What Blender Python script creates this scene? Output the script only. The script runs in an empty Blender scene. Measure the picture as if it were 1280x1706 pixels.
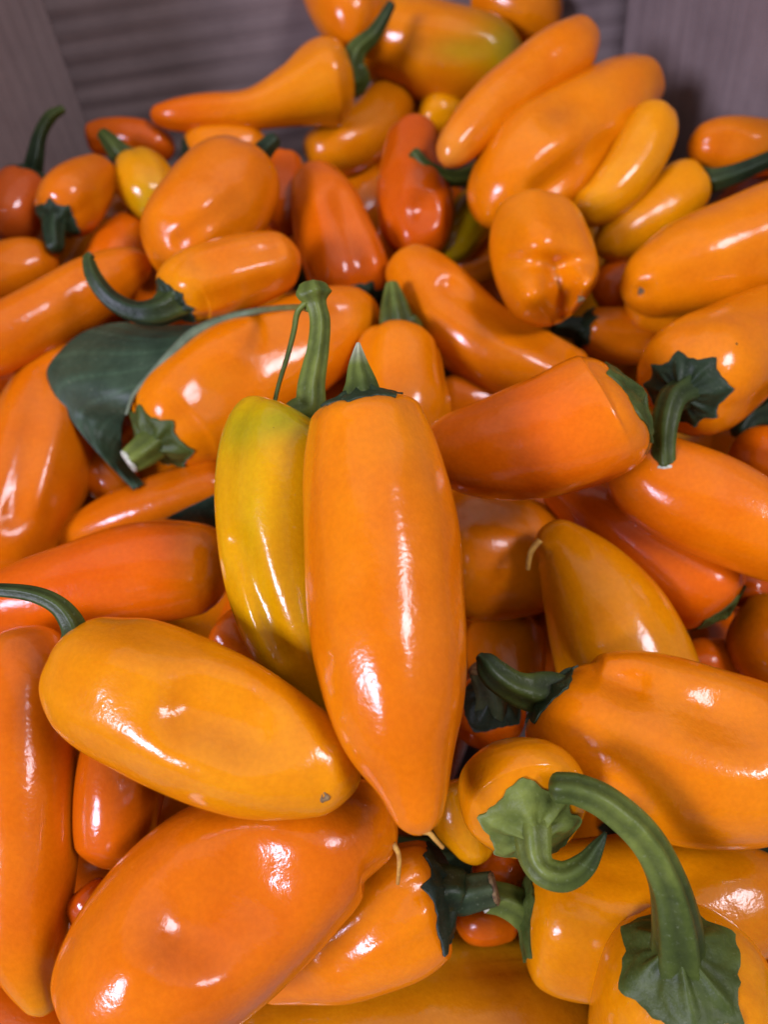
import bpy, math, random
import numpy as np
from mathutils import Matrix, Vector

# ------------------------------------------------------------------ camera, light, exposure
SC = bpy.context.scene
COL = SC.collection
VFOV = math.radians(66.0)
F = 853.0 / math.tan(VFOV / 2)            # focal length in photo pixels (1280 x 1706)
PITCH, ROLL = math.radians(45), math.radians(8.5)
CAM_Z = 0.34
UP = np.array([-math.sin(ROLL) * math.cos(PITCH), math.cos(ROLL) * math.cos(PITCH), math.sin(PITCH)])
FW = np.array([0, 0, -1.0]); FW = FW - FW.dot(UP) * UP; FW /= np.linalg.norm(FW)
RT = np.cross(FW, UP)
M3 = np.array([RT, FW, UP])               # world = M3 @ cam
CAM_LOC = np.array([0, 0, CAM_Z])

cam = bpy.data.cameras.new('camera')
cam.sensor_fit = 'VERTICAL'; cam.sensor_height = 24
cam.lens = 12 / math.tan(VFOV / 2)
cam.clip_start = 0.01; cam.clip_end = 50
cam.dof.use_dof = True
cam.dof.focus_distance = 0.157
cam.dof.aperture_fstop = 8
camo = bpy.data.objects.new('camera', cam); COL.objects.link(camo)
mw = Matrix.Identity(4)
for i in range(3):
    for j in range(3):
        mw[i][j] = M3[i][j]
    mw[i][3] = CAM_LOC[i]
camo.matrix_world = mw
SC.camera = camo

W = bpy.data.worlds.new('World'); SC.world = W; W.use_nodes = True
bg = W.node_tree.nodes['Background']
bg.inputs[0].default_value = (0.86, 0.83, 1.0, 1); bg.inputs[1].default_value = 0.22

def area(name, loc, target, sx, sy, power, col):
    l = bpy.data.lights.new(name, 'AREA'); l.shape = 'RECTANGLE'; l.size = sx; l.size_y = sy
    l.energy = power; l.color = col
    o = bpy.data.objects.new(name, l); COL.objects.link(o)
    o.location = loc
    o.rotation_euler = (Vector(target) - Vector(loc)).to_track_quat('-Z', 'Y').to_euler()
    return o
# the shop's window behind and to the left of the viewer, a lamp panel behind to the right, soft light from overhead
area('window_light', (-1.42, -1.10, 1.18), (0, 0.15, 0.2), 0.56, 0.47, 48, (0.74, 0.73, 1.0))
area('ceiling_lamp', (1.30, -0.75, 1.85), (0, 0.15, 0.2), 0.70, 0.42, 27, (0.93, 0.88, 1.0))
area('ceiling_light', (0.25, 0.55, 2.4), (0, 0.15, 0.2), 3.6, 3.2, 17, (1.0, 0.96, 0.97))
SC.view_settings.view_transform = 'Standard'
SC.view_settings.look = 'None'
SC.view_settings.exposure = -0.1
SC.view_settings.gamma = 1.0
SC.cycles.diffuse_bounces = 1

# ------------------------------------------------------------------ geometry helpers (camera space first, then world)
PLANE_T = PITCH + math.radians(15)
PN_Y, PN_Z, PILE_H = math.cos(PLANE_T), math.sin(PLANE_T), 0.19
def plane_z(px, py):                      # depth of the heap's mean surface along a line of sight
    return PILE_H / np.maximum(PN_Z + PN_Y * (np.asarray(py, float) - 853) / F, 0.35)
def unproj(px, py, z):
    px, py, z = np.asarray(px, float), np.asarray(py, float), np.asarray(z, float)
    return np.stack([(px - 640) / F * z, -(py - 853) / F * z, -z], -1)
def proj(P):
    return np.stack([640 + F * P[..., 0] / -P[..., 2], 853 - F * P[..., 1] / -P[..., 2]], -1)
def to_world(P):
    return P @ M3.T + CAM_LOC

def catmull(pts, ts, n):
    """pts K x D with parameters ts (0..1); n sample parameters."""
    K = len(pts)
    n = np.asarray(n, float)
    k = np.clip(np.searchsorted(ts, n, side='right') - 1, 0, K - 2)
    m = np.zeros_like(pts)
    for i in range(K):
        a, b = max(i - 1, 0), min(i + 1, K - 1)
        m[i] = (pts[b] - pts[a]) / (ts[b] - ts[a])
    h = (ts[k + 1] - ts[k])[:, None]
    u = ((n - ts[k]) / (ts[k + 1] - ts[k]))[:, None]
    return ((2*u**3 - 3*u**2 + 1) * pts[k] + (u**3 - 2*u**2 + u) * h * m[k]
            + (-2*u**3 + 3*u**2) * pts[k + 1] + (u**3 - u**2) * h * m[k + 1])

def frames(C, ref):
    T = np.gradient(C, axis=0); T /= np.linalg.norm(T, axis=1)[:, None] + 1e-12
    n = len(C)
    d = np.abs((T * ref).sum(1))
    s = int(np.argmin(d))
    N = np.zeros_like(C)
    def orth(v, t):
        v = v - v.dot(t) * t
        return v / (np.linalg.norm(v) + 1e-12)
    r = ref[s]
    if d[s] > 0.98: r = np.array([0, 1.0, 0])
    N[s] = orth(r, T[s])
    for i in range(s + 1, n): N[i] = orth(N[i - 1], T[i])
    for i in range(s - 1, -1, -1): N[i] = orth(N[i + 1], T[i])
    return T, N, np.cross(T, N)

def smooth_mesh(name, V, faces, root_loc, mat, parent=None, colour=None):
    """V in world space; the object sits in its root's frame."""
    me = bpy.data.meshes.new(name)
    me.from_pydata((V - root_loc).tolist(), [], faces)
    me.polygons.foreach_set('use_smooth', [True] * len(me.polygons))
    if colour is not None:
        at = me.color_attributes.new('skin', 'FLOAT_COLOR', 'POINT')
        c = np.ones((len(V), 4)); c[:, :3] = np.clip(colour, 0, 1)
        at.data.foreach_set('color', c.ravel())
    me.materials.append(mat)
    me.validate(); me.update()
    o = bpy.data.objects.new(name, me); COL.objects.link(o)
    if parent is not None: o.parent = parent
    return o

def grid_faces(nr, ns, flip=False):
    f = []
    for i in range(nr - 1):
        for j in range(ns):
            a, b = i * ns + j, i * ns + (j + 1) % ns
            q = (a, b, b + ns, a + ns)
            f.append(q[::-1] if flip else q)
    return f

# ------------------------------------------------------------------ materials
def new_mat(name):
    m = bpy.data.materials.new(name); m.use_nodes = True
    return m, m.node_tree.nodes, m.node_tree.links, m.node_tree.nodes['Principled BSDF']
def noise_node(N, L, tc, scale, detail=3, rough=0.55):
    n = N.new('ShaderNodeTexNoise'); n.inputs['Scale'].default_value = scale
    n.inputs['Detail'].default_value = detail; n.inputs['Roughness'].default_value = rough
    L.new(tc.outputs['Object'], n.inputs['Vector']); return n
def ramp(N, L, src, a, b, ca, cb):
    r = N.new('ShaderNodeValToRGB')
    r.color_ramp.elements[0].position = a; r.color_ramp.elements[1].position = b
    r.color_ramp.elements[0].color = (*ca, 1); r.color_ramp.elements[1].color = (*cb, 1)
    L.new(src, r.inputs[0]); return r
def mix(N, L, fac, a, b, mode='MIX'):
    m = N.new('ShaderNodeMix'); m.data_type = 'RGBA'; m.blend_type = mode
    if isinstance(fac, float): m.inputs[0].default_value = fac
    else: L.new(fac, m.inputs[0])
    for k, v in ((6, a), (7, b)):
        if isinstance(v, tuple): m.inputs[k].default_value = (*v, 1)
        else: L.new(v, m.inputs[k])
    return m.outputs[2]

def skin_material():
    m, N, L, B = new_mat('pepper_skin')
    tc = N.new('ShaderNodeTexCoord')
    at = N.new('ShaderNodeAttribute'); at.attribute_name = 'skin'
    n1 = noise_node(N, L, tc, 55, 3)
    r1 = ramp(N, L, n1.outputs[0], 0.35, 0.7, (0.90, 0.84, 0.8), (1.0, 1.06, 1.0))
    c = mix(N, L, 1.0, at.outputs[0], r1.outputs[0], 'MULTIPLY')
    n2 = noise_node(N, L, tc, 900, 2)                       # fine mottle in the cuticle
    r2 = ramp(N, L, n2.outputs[0], 0.35, 0.68, (0.95, 0.93, 0.93), (1.02, 1.03, 1.04))
    c = mix(N, L, 1.0, c, r2.outputs[0], 'MULTIPLY')
    v = N.new('ShaderNodeTexVoronoi'); v.inputs['Scale'].default_value = 95   # rare specks
    L.new(tc.outputs['Object'], v.inputs['Vector'])
    lt = N.new('ShaderNodeMath'); lt.operation = 'LESS_THAN'; lt.inputs[1].default_value = 0.035
    L.new(v.outputs['Distance'], lt.inputs[0])
    sep = N.new('ShaderNodeSeparateColor'); L.new(v.outputs['Color'], sep.inputs[0])
    gt = N.new('ShaderNodeMath'); gt.operation = 'GREATER_THAN'; gt.inputs[1].default_value = 0.9
    L.new(sep.outputs[0], gt.inputs[0])
    mu = N.new('ShaderNodeMath'); mu.operation = 'MULTIPLY'
    L.new(lt.outputs[0], mu.inputs[0]); L.new(gt.outputs[0], mu.inputs[1])
    c = mix(N, L, mu.outputs[0], c, (0.10, 0.045, 0.01))
    mp = N.new('ShaderNodeMapping'); mp.inputs['Scale'].default_value = (60, 60, 260)      # pale corky scuffs
    L.new(tc.outputs['Object'], mp.inputs[0])
    ns = N.new('ShaderNodeTexNoise'); ns.inputs['Scale'].default_value = 1.3; ns.inputs['Detail'].default_value = 6; ns.inputs['Roughness'].default_value = 0.75
    L.new(mp.outputs[0], ns.inputs['Vector'])
    rs_ = ramp(N, L, ns.outputs[0], 0.70, 0.80, (0, 0, 0), (0.30, 0.30, 0.30))
    c = mix(N, L, rs_.outputs[0], c, (0.62, 0.30, 0.10))
    L.new(c, B.inputs['Base Color'])
    nc = noise_node(N, L, tc, 38, 4, 0.65)                                                  # waxy and duller patches
    rc = N.new('ShaderNodeMapRange'); rc.inputs['From Min'].default_value = 0.38; rc.inputs['From Max'].default_value = 0.6
    rc.inputs['To Min'].default_value = 0.36; rc.inputs['To Max'].default_value = 0.85
    L.new(nc.outputs[0], rc.inputs[0]); L.new(rc.outputs[0], B.inputs['Coat Weight'])
    rr = N.new('ShaderNodeMapRange'); rr.inputs['To Min'].default_value = 0.14; rr.inputs['To Max'].default_value = 0.34
    n3 = noise_node(N, L, tc, 120, 4)
    L.new(n3.outputs[0], rr.inputs[0]); L.new(rr.outputs[0], B.inputs['Roughness'])
    B.inputs['Specular IOR Level'].default_value = 0.10
    B.inputs['Coat Weight'].default_value = 0.7; B.inputs['Coat Roughness'].default_value = 0.11
    B.inputs['Subsurface Weight'].default_value = 0.12
    B.inputs['Subsurface Radius'].default_value = (1.0, 0.35, 0.08)
    B.inputs['Subsurface Scale'].default_value = 0.004
    nm = noise_node(N, L, tc, 260, 3)
    b0 = N.new('ShaderNodeBump'); b0.inputs['Strength'].default_value = 0.24; b0.inputs['Distance'].default_value = 0.0005
    L.new(nm.outputs[0], b0.inputs['Height'])
    b1 = N.new('ShaderNodeBump'); L.new(b0.outputs[0], b1.inputs['Normal']); b1.inputs['Strength'].default_value = 0.26; b1.inputs['Distance'].default_value = 0.0016
    L.new(n1.outputs[0], b1.inputs['Height'])
    n4 = noise_node(N, L, tc, 1500, 2)
    b2 = N.new('ShaderNodeBump'); b2.inputs['Strength'].default_value = 0.2; b2.inputs['Distance'].default_value = 0.0002
    L.new(n4.outputs[0], b2.inputs['Height']); L.new(b1.outputs[0], b2.inputs['Normal'])
    L.new(b2.outputs[0], B.inputs['Normal']); L.new(b2.outputs[0], B.inputs['Coat Normal'])
    return m
def green_material(name, rough, scale):
    m, N, L, B = new_mat(name)
    tc = N.new('ShaderNodeTexCoord')
    at = N.new('ShaderNodeAttribute'); at.attribute_name = 'skin'
    n1 = noise_node(N, L, tc, scale, 5, 0.65)
    r1 = ramp(N, L, n1.outputs[0], 0.3, 0.72, (0.62, 0.66, 0.6), (1.35, 1.3, 1.25))
    c = mix(N, L, 1.0, at.outputs[0], r1.outputs[0], 'MULTIPLY')
    n2 = noise_node(N, L, tc, scale * 7, 3)
    r2 = ramp(N, L, n2.outputs[0], 0.62, 0.78, (0, 0, 0), (1, 1, 1))
    f = N.new('ShaderNodeMath'); f.operation = 'MULTIPLY'; f.inputs[1].default_value = 0.22
    L.new(r2.outputs[0], f.inputs[0])
    c = mix(N, L, f.outputs[0], c, (0.34, 0.38, 0.24))
    L.new(c, B.inputs['Base Color'])
    B.inputs['Roughness'].default_value = rough; B.inputs['Specular IOR Level'].default_value = 0.3
    b = N.new('ShaderNodeBump'); b.inputs['Strength'].default_value = 0.6; b.inputs['Distance'].default_value = 0.0006
    L.new(n1.outputs[0], b.inputs['Height']); L.new(b.outputs[0], B.inputs['Normal'])
    return m
def plain_material(name, ca, cb, scale, rough=0.7):
    m, N, L, B = new_mat(name)
    tc = N.new('ShaderNodeTexCoord')
    n = noise_node(N, L, tc, scale, 4)
    r = ramp(N, L, n.outputs[0], 0.35, 0.68, ca, cb)
    L.new(r.outputs[0], B.inputs['Base Color']); B.inputs['Roughness'].default_value = rough
    b = N.new('ShaderNodeBump'); b.inputs['Strength'].default_value = 0.5; b.inputs['Distance'].default_value = 0.0004
    L.new(n.outputs[0], b.inputs['Height']); L.new(b.outputs[0], B.inputs['Normal'])
    return m
SKIN = skin_material()
STEM = green_material('green_stem', 0.42, 170)
CALYX = green_material('calyx_green', 0.5, 230)
LEAF = green_material('leaf_green', 0.48, 120)
CUT = plain_material('cut_fibre', (0.42, 0.44, 0.30), (0.72, 0.72, 0.58), 900)
DRY = plain_material('dried_brown', (0.10, 0.05, 0.02), (0.30, 0.19, 0.07), 700)
STYLE = plain_material('style_gold', (0.45, 0.19, 0.03), (0.74, 0.42, 0.08), 500, 0.45)

# ------------------------------------------------------------------ pepper records
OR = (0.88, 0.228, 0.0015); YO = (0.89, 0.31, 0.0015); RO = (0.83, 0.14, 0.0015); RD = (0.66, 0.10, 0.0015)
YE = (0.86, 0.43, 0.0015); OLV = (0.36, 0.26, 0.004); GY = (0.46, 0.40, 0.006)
CUTC = (0.5, 0.5, 0.36)
DKG = (0.018, 0.034, 0.013); MDG = (0.058, 0.082, 0.014); LTG = (0.132, 0.168, 0.030)
REC = []
def P(label, rank, col, spine, **k):
    REC.append(dict(label=label, rank=rank, col=col, spine=spine, **k))
# every pepper: spine points (x, y, half width[, depth]) in photo pixels from the stem end to the tip
P('big smooth orange pepper standing upright in the middle, short pointed green stem', 98, OR,
  [(603, 656, 80, -34), (618, 760, 114, -6), (633, 870, 129), (642, 1000, 128), (654, 1120, 121), (669, 1220, 102), (690, 1310, 62), (702, 1392, 30)],
  slope=0.1, cal=(72, DKG, 7), calh=0.9, stem=[(602, 640, 25), (598, 612, 17), (597, 588, 9), (597, 572, 3)], stemcol=(DKG, MDG, LTG, CUTC),
  flare=1.5, ks=0.45, lobe=0.035, lump=0.6, seed=5, thread=(5, [(705, 1385, -8), (716, 1388, -6), (725, 1398, -4), (738, 1412, 0)]),
  dents=[(690, 780, 720, 1150, 26, 3.5), (590, 960, 610, 1220, 20, 3), (560, 720, 560, 900, 18, 3), (655, 790, 30, -4)],
  blush=[(660, 860, 60, 60, (0.8, 0.17, 0.002), 0.5), (700, 1050, 60, 220, (0.84, 0.18, 0.002), 0.4)])
P('green tinged yellow pepper with long knobbed stem and leaf, behind the upright orange one', 94, YE,
  [(498, 690, 72), (480, 725, 100), (474, 790, 110), (472, 880, 106), (480, 970, 100), (503, 1060, 86), (535, 1130, 58), (565, 1190, 30)],
  slope=0.2, dz=-0.045, cal=(40, MDG, 6), calh=0.6, ks=0.36, lobe=0.06, lump=0.6, seed=9,
  stem=[(515, 680, 24), (519, 640, 21), (530, 580, 17), (533, 535, 16), (526, 505, 17), (523, 492, 28, 0), (522, 482, 24)],
  stemcol=(MDG, LTG, LTG, LTG, LTG), flare=1.1,
  dents=[(378, 780, 400, 920, 24, 6), (398, 900, 470, 1090, 18, 24)],
  blush=[(400, 720, 40, 45, (0.40, 0.34, 0.002), 0.75), (470, 700, 60, 34, (0.32, 0.33, 0.002), 0.8), (420, 850, 22, 100, (0.60, 0.38, 0.002), 0.5), (500, 1120, 60, 60, (0.85, 0.34, 0.002), 0.5), (440, 1040, 16, 60, (0.55, 0.34, 0.002), 0.4)])
P('dented golden pepper on its side, dark curved stem and brown scar at blunt tip', 96, YO,
  [(110, 1075, 62), (180, 1128, 118), (260, 1165, 131), (350, 1205, 129), (440, 1245, 109), (520, 1274, 84), (570, 1290, 62), (601, 1300, 44)],
  cal=(46, DKG, 6), calh=0.5, stem=[(122, 1045, 19, -30), (100, 1012, 15, -35), (60, 992, 13, -30), (0, 984, 11, -20), (-30, 986, 10, -20)], stemcol=(DKG, MDG, DKG), flare=1.2,
  scar=(540, 1327, 9), lobe=0.05, seed=12, dip=0.3,
  dents=[(330, 1180, 410, 1212, 62, 50), (240, 1110, 330, 1120, 40, -10), (215, 1130, 30, 6), (190, 1090, 40, -12), (530, 1298, 20, 5), (540, 1327, 14, 6), (350, 1090, 440, 1120, 24, -6)])
P('large deeply dented orange pepper in front, its tip ending in a dried thread', 92, (0.84, 0.19, 0.002),
  [(185, 1735, 112), (228, 1650, 148), (290, 1575, 162), (365, 1508, 164), (445, 1455, 150), (530, 1412, 122), (605, 1392, 88), (662, 1408, 48)],
  thread=(5, [(655, 1405, -22), (664, 1422, -22), (665, 1445, -18), (663, 1472, -12)]), lobe=0.02, seed=21,
  lump=0.35, dents=[(340, 1535, 412, 1486, 100, 62), (235, 1620, 50, -10), (500, 1400, 60, -8), (240, 1660, 300, 1560, 16, 8), (330, 1650, 50, -8)])
P('long orange pepper standing along the near left edge, thread at its tip pointing down', 84, (0.80, 0.17, 0.002),
  [(20, 1050, 60), (35, 1120, 88), (40, 1250, 86), (38, 1400, 85), (40, 1520, 74), (55, 1610, 52), (80, 1690, 24)],
  thread=(6, [(96, 1658, -8), (108, 1672, -8), (122, 1684, -4), (142, 1702, 0)]), lobe=0.04, seed=31, tipcol=(YO, 0.7), dents=[(80, 1610, 90, 1670, 8, 4)])
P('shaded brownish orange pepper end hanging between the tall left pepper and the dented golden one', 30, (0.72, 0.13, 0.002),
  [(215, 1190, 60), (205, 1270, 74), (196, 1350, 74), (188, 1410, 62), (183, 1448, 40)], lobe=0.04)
P('orange pepper with black green calyx and fibrous stem, partly under the large dented one', 88, OR,
  [(745, 1485, 70), (715, 1492, 92), (650, 1525, 102), (570, 1570, 88), (490, 1612, 58), (425, 1648, 26)],
  cal=(84, (0.012, 0.026, 0.016), 6), calh=0.45, stem=[(770, 1490, 30), (795, 1486, 27, -6), (822, 1480, 25, -8)], cut='dry', stemcol=(DKG, DKG, (0.05, 0.07, 0.03)),
  ks=0.35, flare=1.5, seed=44, dip=0.05, dents=[(560, 1600, 700, 1480, 22, 14), (640, 1430, 60, -8)])
P('olive tinged amber pepper lying lengthwise along the bottom, creased near its upper side', 40, (0.62, 0.20, 0.002),
  [(978, 1725, 115), (920, 1700, 138), (790, 1700, 150), (640, 1715, 136), (500, 1735, 95), (380, 1750, 45)],
  dents=[(690, 1606, 900, 1596, 9, 14), (480, 1690, 930, 1680, 30, -3)], lobe=0.03, seed=51,
  blush=[(780, 1560, 130, 34, OLV, 0.85), (560, 1620, 120, 30, OLV, 0.4)])
P('orange pepper lying right of the front with its green calyx end touching the fibrous stem', 86, YO,
  [(872, 1518, 84), (925, 1525, 114), (1020, 1520, 119), (1120, 1512, 112), (1215, 1500, 98), (1285, 1500, 74), (1330, 1505, 44)],
  cal=(76, MDG, 6), calh=0.5, stem=[(852, 1505, 26, -6), (832, 1497, 24, -8), (812, 1494, 23, -8)], cut='pale', stemcol=(MDG, LTG, LTG), flare=1.3,
  ks=0.4, tipcol=(OR, 0.3), seed=63, lobe=0.05, dents=[(1060, 1420, 70, 20), (960, 1450, 1150, 1470, 24, 6)])
P('front corner pepper seen from above under a wide ribbed calyx and tall arching green stem', 99, YO,
  [(1132, 1595, 90, -10), (1138, 1650, 145, 40), (1145, 1760, 158, 130), (1150, 1880, 120, 220)],
  cal=(104, MDG, 6), calh=1.0, stem=[(1128, 1540, 37, -36), (1112, 1470, 30, -50), (1072, 1395, 28, -56), (1010, 1338, 26, -54), (960, 1315, 24, -48), (928, 1312, 23, -44)],
  stemcol=(MDG, MDG, LTG, MDG), flare=1.35, lobe=0.05, seed=71)
P('large two lobed orange pepper at right with a dark calyx and stem pointing left', 90, (0.86, 0.225, 0.002),
  [(912, 1150, 62), (955, 1185, 108), (1050, 1222, 142), (1160, 1255, 146), (1280, 1275, 128), (1390, 1300, 80)],
  cal=(66, DKG, 6), calh=0.6, stem=[(880, 1150, 30), (850, 1140, 25, -10), (822, 1120, 23, -14), (808, 1102, 17, -12), (800, 1094, 8, -10)], stemcol=(DKG, MDG, DKG), flare=1.4,
  ks=0.4, dip=0.2, lobe=0.03, seed=82,
  dents=[(930, 1108, 1060, 1142, 24, 22), (1060, 1142, 1240, 1205, 44, 30), (1190, 1192, 50, 12)])
P('egg shaped golden pepper facing out with broad ribbed calyx and hooked pointed stem', 93, YO,
  [(888, 1385, 78, -30), (875, 1348, 104, 26), (853, 1295, 96, 92), (834, 1238, 58, 152)],
  cal=(84, LTG, 6), calh=0.6, stem=[(893, 1428, 26, -24), (908, 1452, 23, -38), (942, 1460, 22, -46), (976, 1440, 18, -50), (998, 1408, 10, -50), (1010, 1388, 3, -50)],
  stemcol=(LTG, LTG, MDG, DKG), flare=1.4, seed=93, lobe=0.04)
P('orange pepper with a pointed tip and small curled yellow thread, right of the upright one', 82, YO,
  [(1065, 1220, 100), (1050, 1140, 112), (1015, 1040, 102), (972, 960, 76), (930, 908, 46), (896, 888, 26)],
  thread=(6, [(900, 900, -22), (888, 914, -22), (882, 930, -18), (880, 948, -12)]), lobe=0.04, seed=104, lump=0.5, dents=[(905, 908, 10, -4)])
P('slim red orange pepper slanting down to a green calyx, behind the thread tipped pepper', 60, RO,
  [(1206, 1020, 64), (1165, 980, 84), (1090, 925, 77), (1010, 868, 64), (950, 828, 42), (910, 800, 24)],
  cal=(54, MDG, 6), calh=0.5, ks=0.5, seed=111, lobe=0.04)
P('rounded amber pepper wedged behind the right side of the upright orange one', 56, (0.84, 0.20, 0.002),
  [(985, 930, 45), (920, 930, 84), (850, 925, 103), (770, 915, 108), (690, 905, 80)],
  lobe=0.03, seed=122, dents=[(770, 850, 880, 862, 14, 7)])
P('small smooth orange pepper end between the upright pepper and the dark withered calyx', 44, OR,
  [(842, 1180, 45), (845, 1120, 64), (845, 1060, 68), (848, 1015, 52)], lobe=0.03, seed=131)
P('shaded pepper showing only a dark withered calyx with pale torn fibres', 58, RO,
  [(822, 1160, 46, -8), (815, 1180, 60, 40), (805, 1210, 60, 110)],
  cal=(58, (0.016, 0.026, 0.012), 5), calh=1.2, stem=[(815, 1140, 26, -20), (800, 1112, 20, -26)], stemcol=(DKG, (0.10, 0.11, 0.05)), cut='dry', seed=143)
P('fat red orange pepper pointing right to its calyx, above and right of the upright pepper', 80, (0.90, 0.16, 0.002),
  [(1060, 660, 76, -14), (1010, 690, 108, 0), (920, 728, 104), (830, 748, 88), (760, 748, 66), (705, 735, 40)],
  slope=0.8, cal=(72, MDG, 6), calh=0.5, seed=152, lobe=0.05, dip=0.1, ks=0.42, topcol=(OR, 0.5), dents=[(985, 600, 40, -10), (1050, 690, 30, -8)])
P('orange pepper turned to show a big black green star calyx and drooping cut stem', 78, OR,
  [(1138, 655, 74, -10), (1168, 628, 100, 36), (1235, 580, 90, 100), (1310, 520, 62, 160)],
  cal=(62, DKG, 8), calh=0.6, stem=[(1120, 668, 22, -30), (1108, 710, 20, -44), (1106, 750, 18, -46), (1107, 778, 18, -46)], cut='pale', stemcol=(DKG, MDG, MDG), flare=1.5, seed=161)
P('smooth orange pepper slanting beneath the drooping cut stem', 64, (0.88, 0.2, 0.002),
  [(1400, 955, 40), (1310, 908, 72), (1225, 868, 82), (1145, 828, 82), (1070, 790, 68), (1012, 768, 40)], lobe=0.04, seed=170, kt=1.1)
P('pepper end bulging in at the right edge below the green calyx', 50, OR,
  [(1300, 990, 44), (1290, 1075, 72), (1300, 1150, 48)], lobe=0.03, seed=181)
P('small sliver of pepper at the right edge beside the big star calyx', 66, OR,
  [(1330, 600, 40), (1302, 615, 48), (1280, 650, 30)], seed=192)
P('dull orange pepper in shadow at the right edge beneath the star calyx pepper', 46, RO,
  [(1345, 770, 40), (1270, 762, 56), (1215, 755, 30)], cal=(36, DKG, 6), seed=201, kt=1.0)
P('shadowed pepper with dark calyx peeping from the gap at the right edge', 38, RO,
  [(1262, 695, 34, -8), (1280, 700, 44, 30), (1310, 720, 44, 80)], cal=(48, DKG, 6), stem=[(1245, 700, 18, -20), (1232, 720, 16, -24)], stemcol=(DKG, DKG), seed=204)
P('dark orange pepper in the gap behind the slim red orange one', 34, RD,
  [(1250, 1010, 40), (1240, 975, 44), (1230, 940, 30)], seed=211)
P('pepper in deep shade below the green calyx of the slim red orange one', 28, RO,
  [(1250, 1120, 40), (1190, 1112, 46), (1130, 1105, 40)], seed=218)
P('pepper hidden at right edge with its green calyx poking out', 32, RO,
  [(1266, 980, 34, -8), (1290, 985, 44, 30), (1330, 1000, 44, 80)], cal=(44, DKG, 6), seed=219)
P('red orange pepper standing upright behind the knobbed stem, dark calyx at its foot', 62, (0.80, 0.15, 0.002),
  [(598, 512, 50), (586, 470, 70), (562, 400, 68), (538, 335, 54), (512, 278, 28)], cal=(48, DKG, 6), calh=0.3, seed=222, lobe=0.05, dents=[(568, 330, 606, 470, 22, 18), (525, 330, 550, 460, 14, -4)])
P('orange pepper partly wrapped by a leaf, its green calyx and cut stub facing out', 70, OR,
  [(254, 740, 62, -16), (300, 700, 88, 0), (385, 640, 94), (480, 590, 82), (565, 540, 62), (630, 512, 30)],
  slope=0.8, cal=(62, MDG, 7), calh=0.6, stem=[(234, 756, 24, -20), (216, 768, 20, -26)], cut='pale', stemcol=(MDG, LTG), flare=1.3, seed=230, lobe=0.06,
  dents=[(345, 640, 56, 14), (420, 560, 560, 520, 20, 8)])
P('orange pepper with a dark green stem curling up to the left above the leaf', 68, (0.84, 0.20, 0.002),
  [(285, 508, 44), (320, 480, 58), (400, 455, 60), (465, 435, 50), (500, 425, 28)],
  cal=(42, DKG, 6), calh=0.7, stem=[(262, 520, 22, -16), (225, 520, 17, -22), (185, 500, 15, -26), (157, 465, 13, -28), (147, 432, 9, -28), (152, 424, 6, -28)], stemcol=(MDG, DKG, DKG, MDG), flare=1.5, seed=243, cut='dry', topcol=(YO, 0.4), dents=[(330, 440, 460, 415, 14, 8), (350, 500, 450, 470, 14, 6)])
P('orange pepper with broad bright highlights sloping down above the curled stem pepper', 58, OR,
  [(428, 268, 50), (395, 305, 80), (350, 360, 88), (305, 410, 76), (268, 450, 46)], cal=(30, DKG, 6), stem=[(440, 250, 15, -6), (458, 232, 11, -10)], stemcol=(DKG, DKG), seed=252, lobe=0.06,
  dents=[(300, 400, 400, 330, 14, 8), (350, 420, 420, 350, 12, 6), (340, 330, 40, -8)])
P('long orange pepper reaching in from the left edge under the curled stem', 54, (0.82, 0.19, 0.002),
  [(-90, 605, 36), (-20, 572, 52), (60, 532, 56), (140, 490, 54), (205, 452, 40), (250, 432, 20)], seed=260, lobe=0.05)
P('big orange pepper at the left edge beneath the folded leaf', 52, (0.80, 0.18, 0.002),
  [(135, 545, 36), (108, 615, 64), (75, 720, 82), (45, 820, 86), (8, 900, 78), (-30, 965, 50)], seed=271, lobe=0.06, dents=[(70, 620, 20, 860, 22, 12), (105, 680, 60, 840, 14, -6)])
P('long red orange pepper lying level behind the dark curved stem, left side', 76, RO,
  [(385, 945, 48), (335, 945, 76), (235, 955, 84), (125, 985, 78), (20, 1010, 62), (-70, 1035, 46)], seed=280, lobe=0.03, ks=0.6, topcol=(OR, 0.2), lump=0.6)
P('slim dull orange pepper between the folded leaf and the level red orange one', 42, (0.74, 0.16, 0.002),
  [(385, 795, 46), (300, 830, 50), (210, 862, 46), (135, 888, 32), (92, 900, 14)], seed=291)
P('bit of orange pepper in the gap left of the folded leaf tip', 34, (0.72, 0.14, 0.002),
  [(140, 760, 36), (178, 790, 46), (215, 820, 40)], seed=302)
P('square shouldered orange pepper behind the upright one, thick wedge of green stem', 74.5, OR,
  [(670, 552, 46), (666, 580, 68), (666, 640, 74), (672, 700, 74), (676, 770, 44)], cal=(36, DKG, 6), calh=0.4, stem=[(662, 538, 28, -6), (657, 505, 20, -10), (653, 474, 10, -12)], stemcol=(MDG, MDG, LTG), flare=1.2, ks=0.28, seed=312, lobe=0.09)
P('long curved orange pepper with a lengthwise hollow, lying above the fat red orange one', 74, (0.84, 0.205, 0.002),
  [(660, 430, 34), (700, 468, 58), (760, 530, 70), (830, 585, 70), (910, 612, 54), (985, 625, 30)], seed=320, lobe=0.03,
  dents=[(750, 480, 940, 585, 22, 24)], kt=0.8)
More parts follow.
